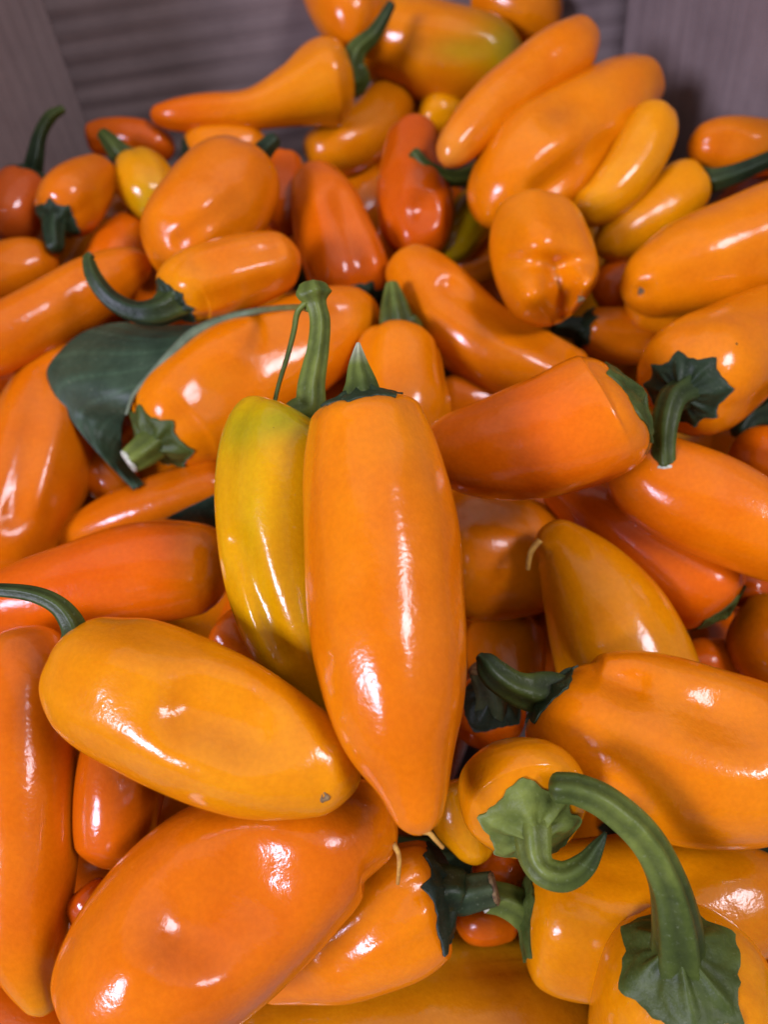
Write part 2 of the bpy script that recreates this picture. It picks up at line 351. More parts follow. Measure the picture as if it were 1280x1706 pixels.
P('squat knobbly orange pepper with lobed bottom facing out', 75, OR,
  [(893, 330, 52), (893, 375, 74), (900, 435, 86), (915, 490, 82), (935, 535, 55)], seed=334, lobe=0.05, tiplobe=0.22, lobes=3, kt=0.7,
  dents=[(880, 492, 44, -60), (990, 480, 36, -64), (925, 450, 942, 550, 15, 34), (850, 440, 980, 436, 16, 18), (890, 385, 46, -22), (845, 445, 40, -8), (925, 400, 50, -10), (950, 492, 14, 20), (880, 470, 960, 470, 14, 8)], scar=(968, 497, 6))
P('large pale orange pepper pointing in from the right edge, dimpled tip', 77, (0.87, 0.23, 0.002),
  [(1430, 345, 74), (1325, 384, 90), (1235, 416, 90), (1150, 445, 80), (1090, 470, 62), (1042, 490, 40)], seed=343, lobe=0.04, scar=(1069, 484, 6), dents=[(1069, 484, 14, 7), (1060, 470, 20, -4)])
P('orange pepper tip tucked under the dimpled tip of the pale one', 48, OR,
  [(1140, 530, 40), (1080, 505, 42), (1042, 498, 32)], seed=347)
P('little orange pepper beneath the knobbly one, dark calyx on its left end', 47, (0.80, 0.18, 0.002),
  [(965, 548, 34), (1000, 555, 42), (1050, 562, 46), (1100, 570, 36)], cal=(40, DKG, 6), calh=0.6, stem=[(945, 545, 16), (925, 542, 14)], stemcol=(DKG, DKG), seed=351)
P('yellow orange pepper with a dark green stem aimed at the right edge', 65, YO,
  [(1170, 302, 32), (1135, 320, 46), (1085, 362, 47), (1030, 398, 42), (992, 415, 22)], cal=(30, DKG, 6), calh=0.6, stem=[(1190, 300, 18, -14), (1225, 290, 15, -26), (1290, 262, 12, -36)], stemcol=(MDG, DKG, DKG), seed=360, lobe=0.05)
P('small golden pepper hanging down right of the large far orange one', 67, YO,
  [(1090, 180, 32), (1082, 220, 46), (1050, 285, 45), (1008, 332, 39), (955, 360, 26)], cal=(20, DKG, 6), stem=[(1092, 172, 6, -4)], stemcol=(DKG, MDG), seed=372, lobe=0.03, lump=0.6)
P('large far orange pepper with a bruised hollow, sloping down to the left', 61, OR,
  [(1085, 128, 40), (1030, 165, 64), (960, 220, 84), (890, 278, 90), (838, 330, 66), (808, 368, 32)], seed=380, lobe=0.06,
  dents=[(915, 200, 960, 165, 22, 12), (900, 318, 1010, 238, 20, 22)], blush=[(930, 195, 34, 22, (0.5, 0.14, 0.02), 0.5)])
P('slim orange pepper lying over the large far one, pale tip down left', 66, OR,
  [(978, 48, 30), (942, 88, 48), (882, 130, 48), (822, 180, 45), (772, 230, 38), (740, 270, 22)], seed=390, lobe=0.02, lump=0.5, tipcol=((0.85, 0.3, 0.03), 0.85))
P('orange pepper turning olive green at its right end, uppermost in the heap', 63, (0.85, 0.25, 0.002),
  [(590, 35, 56), (660, 66, 72), (740, 84, 74), (820, 92, 60), (874, 92, 28)], seed=402, lobe=0.04,
  blush=[(850, 85, 55, 70, OLV, 0.95), (770, 85, 60, 24, (0.45, 0.28, 0.002), 0.75)], dents=[(700, 75, 800, 80, 12, 5)])
P('orange pepper end pointing down at the back, beside a dark stem', 64, OR,
  [(545, -70, 55), (562, -20, 62), (578, 25, 54), (588, 70, 26)], seed=411, lobe=0.04)
P('gourd shaped amber pepper lying against the back wall, bulbous end at its green stem', 65.5, (0.84, 0.245, 0.002),
  [(592, 132, 44), (548, 138, 66), (490, 160, 47), (420, 182, 32), (340, 188, 31), (285, 192, 25), (250, 190, 12)], cal=(26, DKG, 6),
  stem=[(586, 108, 20, -14), (596, 82, 15, -22), (622, 58, 12, -28), (652, 8, 7, -30)], stemcol=(MDG, MDG, DKG), flare=1.3, seed=421, lobe=0.05, tipcol=(RO, 0.2))
P('orange pepper end below the top edge right of the olive tinged pepper', 49, OR,
  dz=-0.03, spine=[(770, -40, 45), (850, 0, 56), (900, 25, 46), (928, 45, 24)], seed=433, lobe=0.04)
P('bent banana shaped amber pepper below the gourd shaped one', 55, (0.83, 0.235, 0.002),
  [(668, 140, 30), (645, 180, 44), (610, 222, 48), (555, 245, 46), (505, 240, 24)], seed=441, lobe=0.04)
P('tiny round amber pepper in the gap under the slim far pepper', 53, YO,
  [(760, 160, 30), (735, 182, 32), (708, 200, 22)], seed=450)
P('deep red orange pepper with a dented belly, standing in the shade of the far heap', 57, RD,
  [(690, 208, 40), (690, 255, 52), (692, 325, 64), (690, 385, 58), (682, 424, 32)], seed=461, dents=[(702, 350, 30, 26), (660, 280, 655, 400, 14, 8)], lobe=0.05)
P('hidden pepper whose green hooked stem lies across the deep red one', 59.5, RO,
  [(806, 282, 26), (830, 300, 40), (880, 340, 46), (930, 380, 30)], cal=(24, DKG, 6), stem=[(790, 290, 15, -26), (750, 296, 12, -56), (712, 280, 11, -76), (690, 256, 10, -80)], stemcol=(DKG, MDG, MDG), flare=1.3, seed=470)
P('olive yellow pepper glimpsed between the deep red one and the large far orange one', 45, (0.45, 0.30, 0.002),
  [(810, 330, 34), (785, 365, 42), (755, 405, 36), (740, 430, 20)], seed=480)
P('shaded orange pepper between the long hollowed one and the knobbly one', 43, (0.82, 0.19, 0.002),
  [(860, 400, 40), (800, 430, 42), (740, 460, 34)], seed=490)
P('shaded orange pepper below the hollowed one and above the fat red orange one', 41, (0.80, 0.17, 0.002),
  [(830, 680, 38), (770, 668, 44), (720, 660, 34)], seed=495)
P('small yellow pepper with a leaning green stem near the back left corner', 56, (0.80, 0.30, 0.002),
  [(215, 268, 32), (238, 298, 48), (252, 330, 44), (256, 362, 26)], cal=(26, MDG, 6), calh=1.0, stem=[(202, 258, 18, -8), (182, 235, 13, -14), (170, 222, 9, -16)], stemcol=(MDG, MDG), flare=1.6, seed=501, tipcol=((0.6, 0.36, 0.002), 0.6))
P('amber pepper with a black green calyx, just behind the brightly highlighted one', 50, (0.83, 0.22, 0.002),
  [(312, 262, 30), (345, 248, 40), (400, 242, 38), (445, 245, 24)], cal=(32, DKG, 5), seed=510)
P('dull red orange pepper lying along the back wall above the small yellow one', 46, (0.74, 0.13, 0.002),
  [(142, 232, 22), (180, 228, 30), (240, 235, 34), (290, 250, 26)], seed=520)
P('orange pepper facing out with a black green calyx, in the shadow of the left wall', 57, (0.80, 0.19, 0.002),
  [(92, 372, 36, -6), (112, 345, 52, 20), (145, 310, 46, 60), (180, 275, 26, 100)], cal=(40, DKG, 6), calh=0.6, stem=[(90, 392, 16, -10), (92, 412, 14, -14)], stemcol=(DKG, DKG), seed=530)
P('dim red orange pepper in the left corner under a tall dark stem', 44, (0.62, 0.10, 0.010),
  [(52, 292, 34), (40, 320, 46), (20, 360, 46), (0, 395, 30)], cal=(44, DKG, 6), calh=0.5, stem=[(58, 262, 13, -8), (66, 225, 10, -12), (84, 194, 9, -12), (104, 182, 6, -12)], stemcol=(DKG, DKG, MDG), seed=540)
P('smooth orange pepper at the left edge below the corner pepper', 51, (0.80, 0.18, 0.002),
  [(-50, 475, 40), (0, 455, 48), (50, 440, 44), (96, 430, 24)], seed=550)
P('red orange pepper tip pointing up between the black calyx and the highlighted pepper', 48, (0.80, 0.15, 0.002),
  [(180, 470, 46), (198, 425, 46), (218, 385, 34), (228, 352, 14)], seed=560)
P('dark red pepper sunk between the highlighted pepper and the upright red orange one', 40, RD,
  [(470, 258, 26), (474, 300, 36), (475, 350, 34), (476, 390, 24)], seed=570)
P('orange pepper lying half off the right edge beside the cardboard wall', 58, (0.86, 0.22, 0.002),
  dz=-0.03, spine=[(1330, 245, 40), (1250, 245, 46), (1195, 242, 42), (1150, 248, 26)], seed=580, lobe=0.06, dents=[(1215, 245, 24, 6)])
P('dark orange pepper in the gap right of the knobbly one', 39, (0.70, 0.11, 0.002),
  [(1060, 440, 30), (1030, 470, 38), (1010, 510, 30)], seed=590)
P('golden pepper peeking out beneath the tip of the upright pepper', 50, YO,
  [(745, 1300, 40), (762, 1350, 48), (785, 1395, 44), (800, 1440, 24)], seed=600)
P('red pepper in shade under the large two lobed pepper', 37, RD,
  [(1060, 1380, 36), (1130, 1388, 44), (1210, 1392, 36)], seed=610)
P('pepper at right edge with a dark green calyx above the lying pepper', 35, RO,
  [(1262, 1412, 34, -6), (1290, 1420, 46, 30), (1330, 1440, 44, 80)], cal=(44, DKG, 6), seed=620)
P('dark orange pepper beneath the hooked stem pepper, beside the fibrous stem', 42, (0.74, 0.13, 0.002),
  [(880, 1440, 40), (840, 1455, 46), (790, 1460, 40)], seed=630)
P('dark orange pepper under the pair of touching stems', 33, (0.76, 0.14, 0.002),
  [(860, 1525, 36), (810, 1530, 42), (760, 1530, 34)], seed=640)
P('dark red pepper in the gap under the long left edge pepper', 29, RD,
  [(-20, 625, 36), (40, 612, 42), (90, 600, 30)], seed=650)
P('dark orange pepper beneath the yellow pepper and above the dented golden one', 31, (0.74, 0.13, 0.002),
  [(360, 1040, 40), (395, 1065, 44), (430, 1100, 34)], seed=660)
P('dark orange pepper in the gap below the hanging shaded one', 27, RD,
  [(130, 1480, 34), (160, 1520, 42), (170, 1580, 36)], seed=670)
SHORT = 'the upright orange pepper|the green tinged yellow pepper|the dented golden pepper|the large dented front pepper|the tall left pepper|the hanging shaded pepper|the fibrous stem pepper|the olive tinged amber pepper|the lying right pepper|the corner arching stem pepper|the large two lobed pepper|the hooked stem pepper|the thread tipped pepper|the slim red orange pepper|the rounded amber pepper|the small smooth pepper end|the withered calyx|the fat red orange pepper|the star calyx pepper|the smooth slanting pepper|the right edge pepper end|the right edge sliver|the dull right pepper|the dark peeping calyx|the dark gap pepper|the deep shade pepper|the poking green calyx|the upright red orange pepper|the leaf wrapped pepper|the curled stem pepper|the broad highlighted pepper|the long left pepper|the big left pepper|the level red orange pepper|the slim dull pepper|the leaf tip|the square shouldered pepper|the hollowed pepper|the knobbly pepper|the pale dimpled pepper|the tucked pepper tip|the little calyx pepper|the yellow orange pepper|the small golden pepper|the large far pepper|the slim far pepper|the olive ended pepper|the downward pepper end|the gourd shaped pepper|the top edge pepper|the bent banana pepper|the tiny round pepper|the deep red orange pepper|the hooked green stem|the olive yellow pepper|the shaded orange pepper|the lower shaded pepper|the small yellow pepper|the amber calyx pepper|the dull back wall pepper|the black green calyx|the left corner pepper|the smooth left pepper|the upward red tip|the sunk dark red pepper|the half off pepper|the knobbly side pepper|the peeking golden pepper|the shaded red pepper|the lower right calyx|the dark orange pepper|the touching stems pepper|the left gap pepper|the dark pepper under yellow|the lower left gap pepper'.split('|')
for r_, s_ in zip(REC, SHORT): r_['short'] = s_
# the layer underneath: seen only as shaded slivers in the gaps
rs = random.Random(7)
for gy in range(9):
    for gx in range(-1, 8):
        y = -60 + gy * 255 + rs.uniform(-40, 40); x = -60 + gx * 205 + (100 if gy % 2 else 0) + rs.uniform(-30, 30)
        if y < 330 and (x < 560 or x > 1050): continue
        if (gy, gx) in ((1, 2), (2, 0)): continue
        if gy == 0 and (x < 500 or x > 900): continue
        zz = float(plane_z(x, y)); k = F / zz
        a = rs.uniform(0, math.pi); h = 0.05 * k * rs.uniform(0.85, 1.1); w = 0.021 * k * rs.uniform(0.85, 1.1)
        P('orange pepper of the lower layer, sunk in shadow beneath the others', rs.uniform(0, 9), rs.choice([OR, RO, YO, RO]),
          [(x + h * u * math.cos(a), y + h * u * math.sin(a) * 0.8, w * q) for u, q in ((-1, 0.7), (-0.6, 1), (0, 0.98), (0.55, 0.7), (1, 0.3))], dz=0.022,
          cal=(0.012 * k, DKG, 6), stem=[(x - h * 1.12 * math.cos(a), y - h * 0.9 * math.sin(a), 0.0032 * k), (x - h * 1.3 * math.cos(a), y - h * 1.02 * math.sin(a) , 0.0026 * k)], stemcol=(DKG, MDG), group='lower layer of peppers under the heap', seed=1000 + gy * 20 + gx)


# ------------------------------------------------------------------ settle the heap
def arc_params(sp):
    d = np.hypot(np.diff(sp[:, 0]), np.diff(sp[:, 1]))
    d = np.sqrt(d**2 + np.diff(sp[:, 3])**2)
    t = np.concatenate([[0], np.cumsum(d)])
    return t / t[-1], t[-1]
def cap_fn(t, w0, w1, L, ks, kt):
    ts, tt = min(0.45, ks * w0 / L), min(0.5, kt * w1 / L)
    a = np.clip(t / ts, 0, 1); b = np.clip((1 - t) / tt, 0, 1)
    return (1 - (1 - a)**2.3)**(1 / 2.3) * (1 - (1 - b)**2.0)**(1 / 2.0)

def prepare(r):
    sp = np.array([tuple(p) + (0.0,) * (4 - len(p)) for p in r['spine']], float)
    r['sp'] = sp
    r['ts'], r['L'] = arc_params(sp)
    r['has_d'] = any(len(p) > 3 for p in r['spine'])
    c = sp[:, :2].mean(0); r['c'] = c
    zc = float(plane_z(*c)) + r.get('dz', 0.0)
    slope = r.get('slope', 0.0 if r['has_d'] else 0.5)
    r['base'] = zc + sp[:, 3] * zc / F + (plane_z(sp[:, 0], sp[:, 1]) - float(plane_z(*c))) * slope
    r['zc'] = zc

def samples(recs):
    X, Y, Wd, B, U, I = [], [], [], [], [], []
    n = np.linspace(0.03, 0.97, 11)
    for i, r in enumerate(recs):
        q = catmull(np.column_stack([r['sp'][:, :3], r['base']]), r['ts'], n)
        w = q[:, 2] * cap_fn(n, r['sp'][0, 2], r['sp'][-1, 2], r['L'], 0.6, 1.0)
        X += list(q[:, 0]); Y += list(q[:, 1]); Wd += list(w); B += list(q[:, 3]); U += list(2 * n - 1); I += [i] * len(n)
        for s in r.get('stem', [])[0:]:
            d = s[3] if len(s) > 3 else 0
            X.append(s[0]); Y.append(s[1]); Wd.append(s[2] * 0.9); B.append(r['base'][0] + d * r['zc'] / F); U.append(-1.0); I.append(i)
    return tuple(map(np.array, (X, Y, Wd, B, U, I)))
def settle():
    main = [r for r in REC if r['rank'] >= 10]; low = [r for r in REC if r['rank'] < 10]
    X, Y, Wd, B, U, I = samples(main)
    rank = np.array([r['rank'] + 1e-3 * k for k, r in enumerate(main)])
    l = np.hypot(X[:, None] - X[None], Y[:, None] - Y[None])
    S = 0.88 * (Wd[:, None] + Wd[None])
    ok = (l < S) & (rank[I][:, None] > rank[I][None])
    a_, b_ = np.nonzero(ok)                      # a_ lies in front of b_
    need = np.sqrt(S[a_, b_]**2 - l[a_, b_]**2)
    n_ = len(main)
    sh, ti = np.zeros(n_), np.zeros(n_)
    wt = 0.5
    for it in range(500):
        Z = B + sh[I] + ti[I] * U
        v = need * (Z[a_] + Z[b_]) / 2 / F - (Z[b_] - Z[a_])
        k = v > 0
        va, aa, bb = v[k], a_[k], b_[k]
        lam = va / (2 + wt * (U[aa]**2 + U[bb]**2))
        ds, dt, cn = np.zeros(n_), np.zeros(n_), np.zeros(n_)
        # weight strong violations most
        wgt = lam / (lam.max() + 1e-9)
        for idx, sg in ((aa, -1), (bb, 1)):
            np.add.at(ds, I[idx], sg * lam * wgt); np.add.at(dt, I[idx], sg * lam * wgt * wt * U[idx]); np.add.at(cn, I[idx], wgt)
        m = cn > 0
        sh[m] += 0.9 * ds[m] / cn[m]; ti[m] += 0.9 * dt[m] / cn[m]
        decay = 0.02 if it < 350 else 0.002
        sh *= 1 - decay; ti *= 1 - 2 * decay
        lim = 0.03
        ti = np.clip(ti, -lim, lim)
    Z = B + sh[I] + ti[I] * U
    for i, r in enumerate(main):
        r['shift'] = sh[i]; r['tilt'] = ti[i]
        r['z'] = r['base'] + sh[i] + ti[i] * (2 * r['ts'] - 1)
    v = need * (Z[a_] + Z[b_]) / 2 / F - (Z[b_] - Z[a_])
    print('settled: worst overlap mm', round(float(v.max()) * 1000, 1), 'mean', round(float(np.clip(v, 0, None).mean()) * 1000, 2),
          'shift range mm', np.round([sh.min() * 1000, sh.max() * 1000], 1))
    bad = np.argsort(-v)[:400]; seen = set()
    for k in bad:
        p = (I[a_[k]], I[b_[k]])
        if p not in seen and v[k] > 0.004:
            seen.add(p); print('  %.1f mm' % (v[k] * 1000), main[p[0]]['label'][:40], '|over|', main[p[1]]['label'][:40])
    for i, r in enumerate(main): print('  shift %4d tilt %4d' % (sh[i] * 1000, ti[i] * 1000), r['label'][:60])
    # the lower layer slides down until it clears the heap above it
    X2, Y2, W2, B2, U2, I2 = samples(low)
    l = np.hypot(X2[:, None] - X[None], Y2[:, None] - Y[None]); S = 1.2 * (W2[:, None] + Wd[None])
    gap = np.where(l < S, np.sqrt(np.maximum(S**2 - l**2, 0)) * Z[None] / F + Z[None] - B2[:, None], -9)
    shown = ((l > np.maximum(Wd[None] - 18, 0)).all(1)) & (X2 > -60) & (X2 < 1340) & (Y2 > -40) & (Y2 < 1760)
    for i, r in enumerate(low):
        r['z'] = r['base'] + max(0.0, float(gap[I2 == i].max()))
        r['shown'] = int(shown[I2 == i].sum())
        r['at'] = [(int(a), int(b)) for a, b in zip(X2[I2 == i][shown[I2 == i]], Y2[I2 == i][shown[I2 == i]])]
    REC[:] = main + [r for r in low if r['shown'] > 0]
    edge_ = {}
    for r in REC[len(main):]:                               # tell the sunken ones apart by what lies over them
        ax, ay = np.mean(r['at'], 0)
        o = np.argsort(np.hypot(X - ax, Y - ay) - Wd)
        names = []
        for k in o:
            s = main[I[k]]['short']
            if s not in names: names.append(s)
            if len(names) == 8: break
        for i_, j_ in ((0, 1), (0, 2), (1, 2), (0, 3), (1, 3), (2, 3), (0, 4), (1, 4)):
            key = frozenset((names[i_], names[j_]))
            if key not in edge_: break
        edge_[key] = 1
        r['label'] = 'sunken pepper between %s and %s' % (names[i_], names[j_])

# ------------------------------------------------------------------ builders
NT, NS = 60, 44
def wobble(Pn, rng, f, n=7):
    s = np.zeros(len(Pn))
    for _ in range(n):
        k = rng.normal(size=3); k *= f * rng.uniform(0.6, 1.4) / np.linalg.norm(k)
        s += np.sin(Pn @ k + rng.uniform(0, 6.28))
    return s / math.sqrt(n)

def body_surface(r, rng):
    sp, ts = r['sp'], r['ts']
    t = 0.5 - 0.5 * np.cos(np.linspace(0, math.pi, NT)); t = 0.15 * np.linspace(0, 1, NT) + 0.85 * t
    t = t**1.0
    q = catmull(np.column_stack([sp[:, :3], r['z']]), ts, t)
    C = unproj(q[:, 0], q[:, 1], q[:, 3])
    w0, w1 = sp[0, 2], sp[-1, 2]
    cap = cap_fn(t, w0, w1, r['L'], r.get('ks', 0.6), r.get('kt', 1.0))
    R = np.maximum(q[:, 2], 1) * cap * q[:, 3] / F
    px2m = float(q[:, 3].mean()) / F
    wm = float(q[:, 2].max()) * px2m
    ref = -C / np.linalg.norm(C, axis=1)[:, None]
    T, N, Bn = frames(C, ref)
    # dimple at the stem end
    dip = r.get('dip', 0.11) * w0 * px2m
    s0 = t < 0.45 * 0.999
    rel = np.clip(R / (w0 * px2m), 0, 1)
    off = np.where(t < min(0.45, 0.6 * w0 / r['L']), dip * (1 - rel)**1.6, 0)
    th = np.linspace(0, 2 * math.pi, NS, endpoint=False)
    nl = r.get('lobes', 3); ph = r.get('phase', rng.uniform(0, 6.28)); tw = rng.uniform(-0.8, 0.8)
    la = r.get('lobe', 0.07) * 1.6
    amp = la * (0.45 + 0.45 * np.exp(-t / 0.3) + 0.6 * np.exp(-t / 0.12)) + r.get('tiplobe', 0.03) * np.exp(-(1 - t) / 0.25)
    g = (1 - np.abs(np.sin(0.5 * nl * (th[None] + ph + tw * t[:, None]))))**1.8
    fac = 1 + 0.02 * la / 0.07 - amp[:, None] * g
    V = (C[:, None] + T[:, None] * off[:, None, None]
         + (R[:, None] * fac)[..., None] * (np.cos(th)[None, :, None] * N[:, None] + np.sin(th)[None, :, None] * Bn[:, None]))
    rad = V - C[:, None]
    rad /= np.linalg.norm(rad, axis=2)[..., None] + 1e-9
    lp = ((V - C.mean(0)) / wm).reshape(-1, 3)
    lump = r.get('lump', 1.0)
    d = wobble(lp, rng, 1.6) * 0.046 * lump + wobble(lp, rng, 3.6) * 0.013 * lump
    d = d.reshape(NT, NS)
    for k in (2, 3, 4, 5, 7):                               # long flats and ridges running down the fruit
        d = d + lump * 0.014 / math.sqrt(k) * np.cos(k * th[None] + rng.uniform(0, 6.28) + rng.normal() * 1.6 * t[:, None]) * (0.6 + 0.4 * np.sin(rng.uniform(2, 6) * t[:, None] + rng.uniform(0, 6.28)))
    V = V + rad * (d * R[:, None])[..., None]
    # dents and ridges: pressed in along the line of sight on the near side
    if r.get('dents'):
        vd = V / np.linalg.norm(V, axis=2)[..., None]
        near = np.clip(-(rad * vd).sum(2) * 2.0 + 0.35, 0, 1)
        pp = proj(V)
        for dn in r['dents']:
            if len(dn) == 4:
                x, y, rr, dep = dn
                dist = np.hypot(pp[..., 0] - x, pp[..., 1] - y)
            else:
                x0, y0, x1, y1, rr, dep = dn
                ax, ay = x1 - x0, y1 - y0
                u = np.clip(((pp[..., 0] - x0) * ax + (pp[..., 1] - y0) * ay) / (ax * ax + ay * ay), 0, 1)
                dist = np.hypot(pp[..., 0] - x0 - u * ax, pp[..., 1] - y0 - u * ay)
            V = V + vd * (dep * px2m * np.exp(-(dist / rr)**2) * near)[..., None]
    V[0] = V[0].mean(0); V[-1] = V[-1].mean(0)
    return t, V, T, lp, px2m, wm

def style_thread(pts, w, z, root, loc):
    """thin dried style left on the blossom end"""
    tube('style_thread', [(*p, w * (1 - 0.35 * k / (len(pts) - 1))) for k, p in enumerate(pts)], z, root, loc, STYLE, None, ridges=0)

def tube(name, nodes, z0, root, loc, mat, col, ridges=5, ns=20, nt=None, first=None, end='round', zs=None, cols=None):
    """nodes: (x, y, d, w) - d is depth in photo pixels relative to z0"""
    nd = np.array(nodes, float)
    z = z0 + nd[:, 2] * z0 / F if zs is None else np.array(zs)
    Cn = unproj(nd[:, 0], nd[:, 1], z)
    if first is not None: Cn[0] = first
    wn = nd[:, 3] * z / F
    seg = np.linalg.norm(np.diff(Cn, axis=0), axis=1)
    ts = np.concatenate([[0], np.cumsum(seg)]); L = ts[-1]; ts = ts / L
    nt = nt or max(10, 6 * len(nd))
    t = np.linspace(0, 1, nt)
    q = catmull(np.column_stack([Cn, wn]), ts, t)
    C, R = q[:, :3], np.maximum(q[:, 3], 1e-5)
    ref = -C / np.linalg.norm(C, axis=1)[:, None]
    T, N, Bn = frames(C, ref)
    th = np.linspace(0, 2 * math.pi, ns, endpoint=False)
    fac = 1 + (0.14 * np.cos(ridges * th) if ridges else 0 * th)[None] * np.ones((nt, 1))
    V = C[:, None] + (R[:, None] * fac)[..., None] * (np.cos(th)[None, :, None] * N[:, None] + np.sin(th)[None, :, None] * Bn[:, None])
    rows = [V[i] for i in range(nt)]
    tt = list(t)
    if end == 'round':
        for k in (0.5, 0.8, 0.95):
            rows.append(C[-1] + T[-1] * R[-1] * 0.6 * k + (V[-1] - C[-1]) * math.sqrt(1 - k * k)); tt.append(1)
    Vf = np.concatenate(rows)
    faces = grid_faces(len(rows), ns)
    b = (len(rows) - 1) * ns
    faces.append(tuple(b + j for j in range(ns)))
    faces.append(tuple(reversed(range(ns))))
    colour = None
    if cols is not None:
        tt = np.repeat(np.array(tt), ns)[:, None]
        xs = np.linspace(0, 1, len(cols))
        colour = np.column_stack([np.interp(tt[:, 0], xs, [c[k] for c in cols]) for k in range(3)])
        if ridges: colour = colour * (1 + 0.22 * np.cos(ridges * np.tile(th, len(rows))) + 0.10 * np.cos(3 * ridges * np.tile(th, len(rows)) + 1))[:, None]
    elif col is not None: colour = np.tile(np.array(col), (len(Vf), 1))
    o = smooth_mesh(name, to_world(Vf), faces, loc, mat, root, colour)
    return o, C[-1], T[-1], N[-1], Bn[-1], R[-1]

def calyx(r, V, root, loc, rng, pole_n, px2m):
    Rc, col = r['cal'][0] * px2m, r['cal'][1]
    npt = r['cal'][2] if len(r['cal']) > 2 else 6
    ns = NS * 2
    Vd = np.empty((NT, ns, 3)); Vd[:, 0::2] = V; Vd[:, 1::2] = (V + np.roll(V, -1, 1)) / 2
    seg = np.linalg.norm(np.diff(Vd, axis=0), axis=2)
    arc = np.concatenate([np.zeros((1, ns)), np.cumsum(seg, 0)])
    th = np.linspace(0, 2 * math.pi, ns, endpoint=False)
    ph = rng.uniform(0, 6.28)
    tw_ = th + 0.16 * np.sin(2 * th + ph) + 0.10 * np.sin(3 * th + 2 * ph)           # uneven spacing of the points
    lobe = (1 - np.abs(np.sin(0.5 * npt * (tw_ + ph))))**1.15
    edge = 0.86 + 0.22 * lobe + 0.06 * np.sin(2 * th + ph * 2) + 0.015 * np.sin(13 * th + ph) + 0.012 * np.sin(23 * th + 3 * ph)
    K = 12
    rho = np.concatenate([np.linspace(0.0, 1.0, K), [1.03, 1.0]])
    hN = r.get('calh', 1.0)
    rows, cc = [], []
    dV = np.gradient(Vd, axis=0); dT = np.roll(Vd, -1, 1) - np.roll(Vd, 1, 1)
    nrm = np.cross(dT, dV); 
    nrm /= np.linalg.norm(nrm, axis=2)[..., None] + 1e-12
    cen = V[:NT // 2].mean((0, 1))
    if ((Vd[8] - cen) * nrm[8]).sum() < 0: nrm = -nrm
    nrm[:3] = pole_n
    base = np.array(col)
    for k, p in enumerate(rho):
        row = np.empty((ns, 3))
        for j in range(ns):
            s = min(p, 1.0) * Rc * edge[j]
            row[j] = [np.interp(s, arc[:, j], Vd[:, j, a]) for a in range(3)]
            nj = np.array([np.interp(s, arc[:, j], nrm[:, j, a]) for a in range(3)]); nj /= np.linalg.norm(nj) + 1e-12
            vein = 0.5 + 0.5 * math.cos(npt * (tw_[j] + ph)); fine = math.cos(npt * 2 * (tw_[j] + ph) + 0.7) * 0.3
            h = Rc * (0.035 + 0.26 * hN * (1 - min(p, 1))**2.2 + 0.34 * hN * math.exp(-(p / 0.25)**2) + 0.060 * (vein + fine) * math.sin(math.pi * min(p, 1)**0.8)
                      + 0.022 * math.sin(9 * p + 5 * th[j] + ph) * p + 0.016 * math.sin(17 * p + 11 * th[j]) * p)
            if p >= 0.99: h = Rc * (0.030 + 0.035 * lobe[j] + 0.015 * math.sin(13 * th[j]))
            if k == len(rho) - 1: h = -0.02 * Rc
            row[j] += nj * h
            cc.append(base * (0.95 + 0.25 * vein))
        rows.append(row)
    Vf = np.concatenate(rows)
    faces = grid_faces(len(rows), ns)
    return smooth_mesh('calyx', to_world(Vf), faces, loc, CALYX, root, np.array(cc))

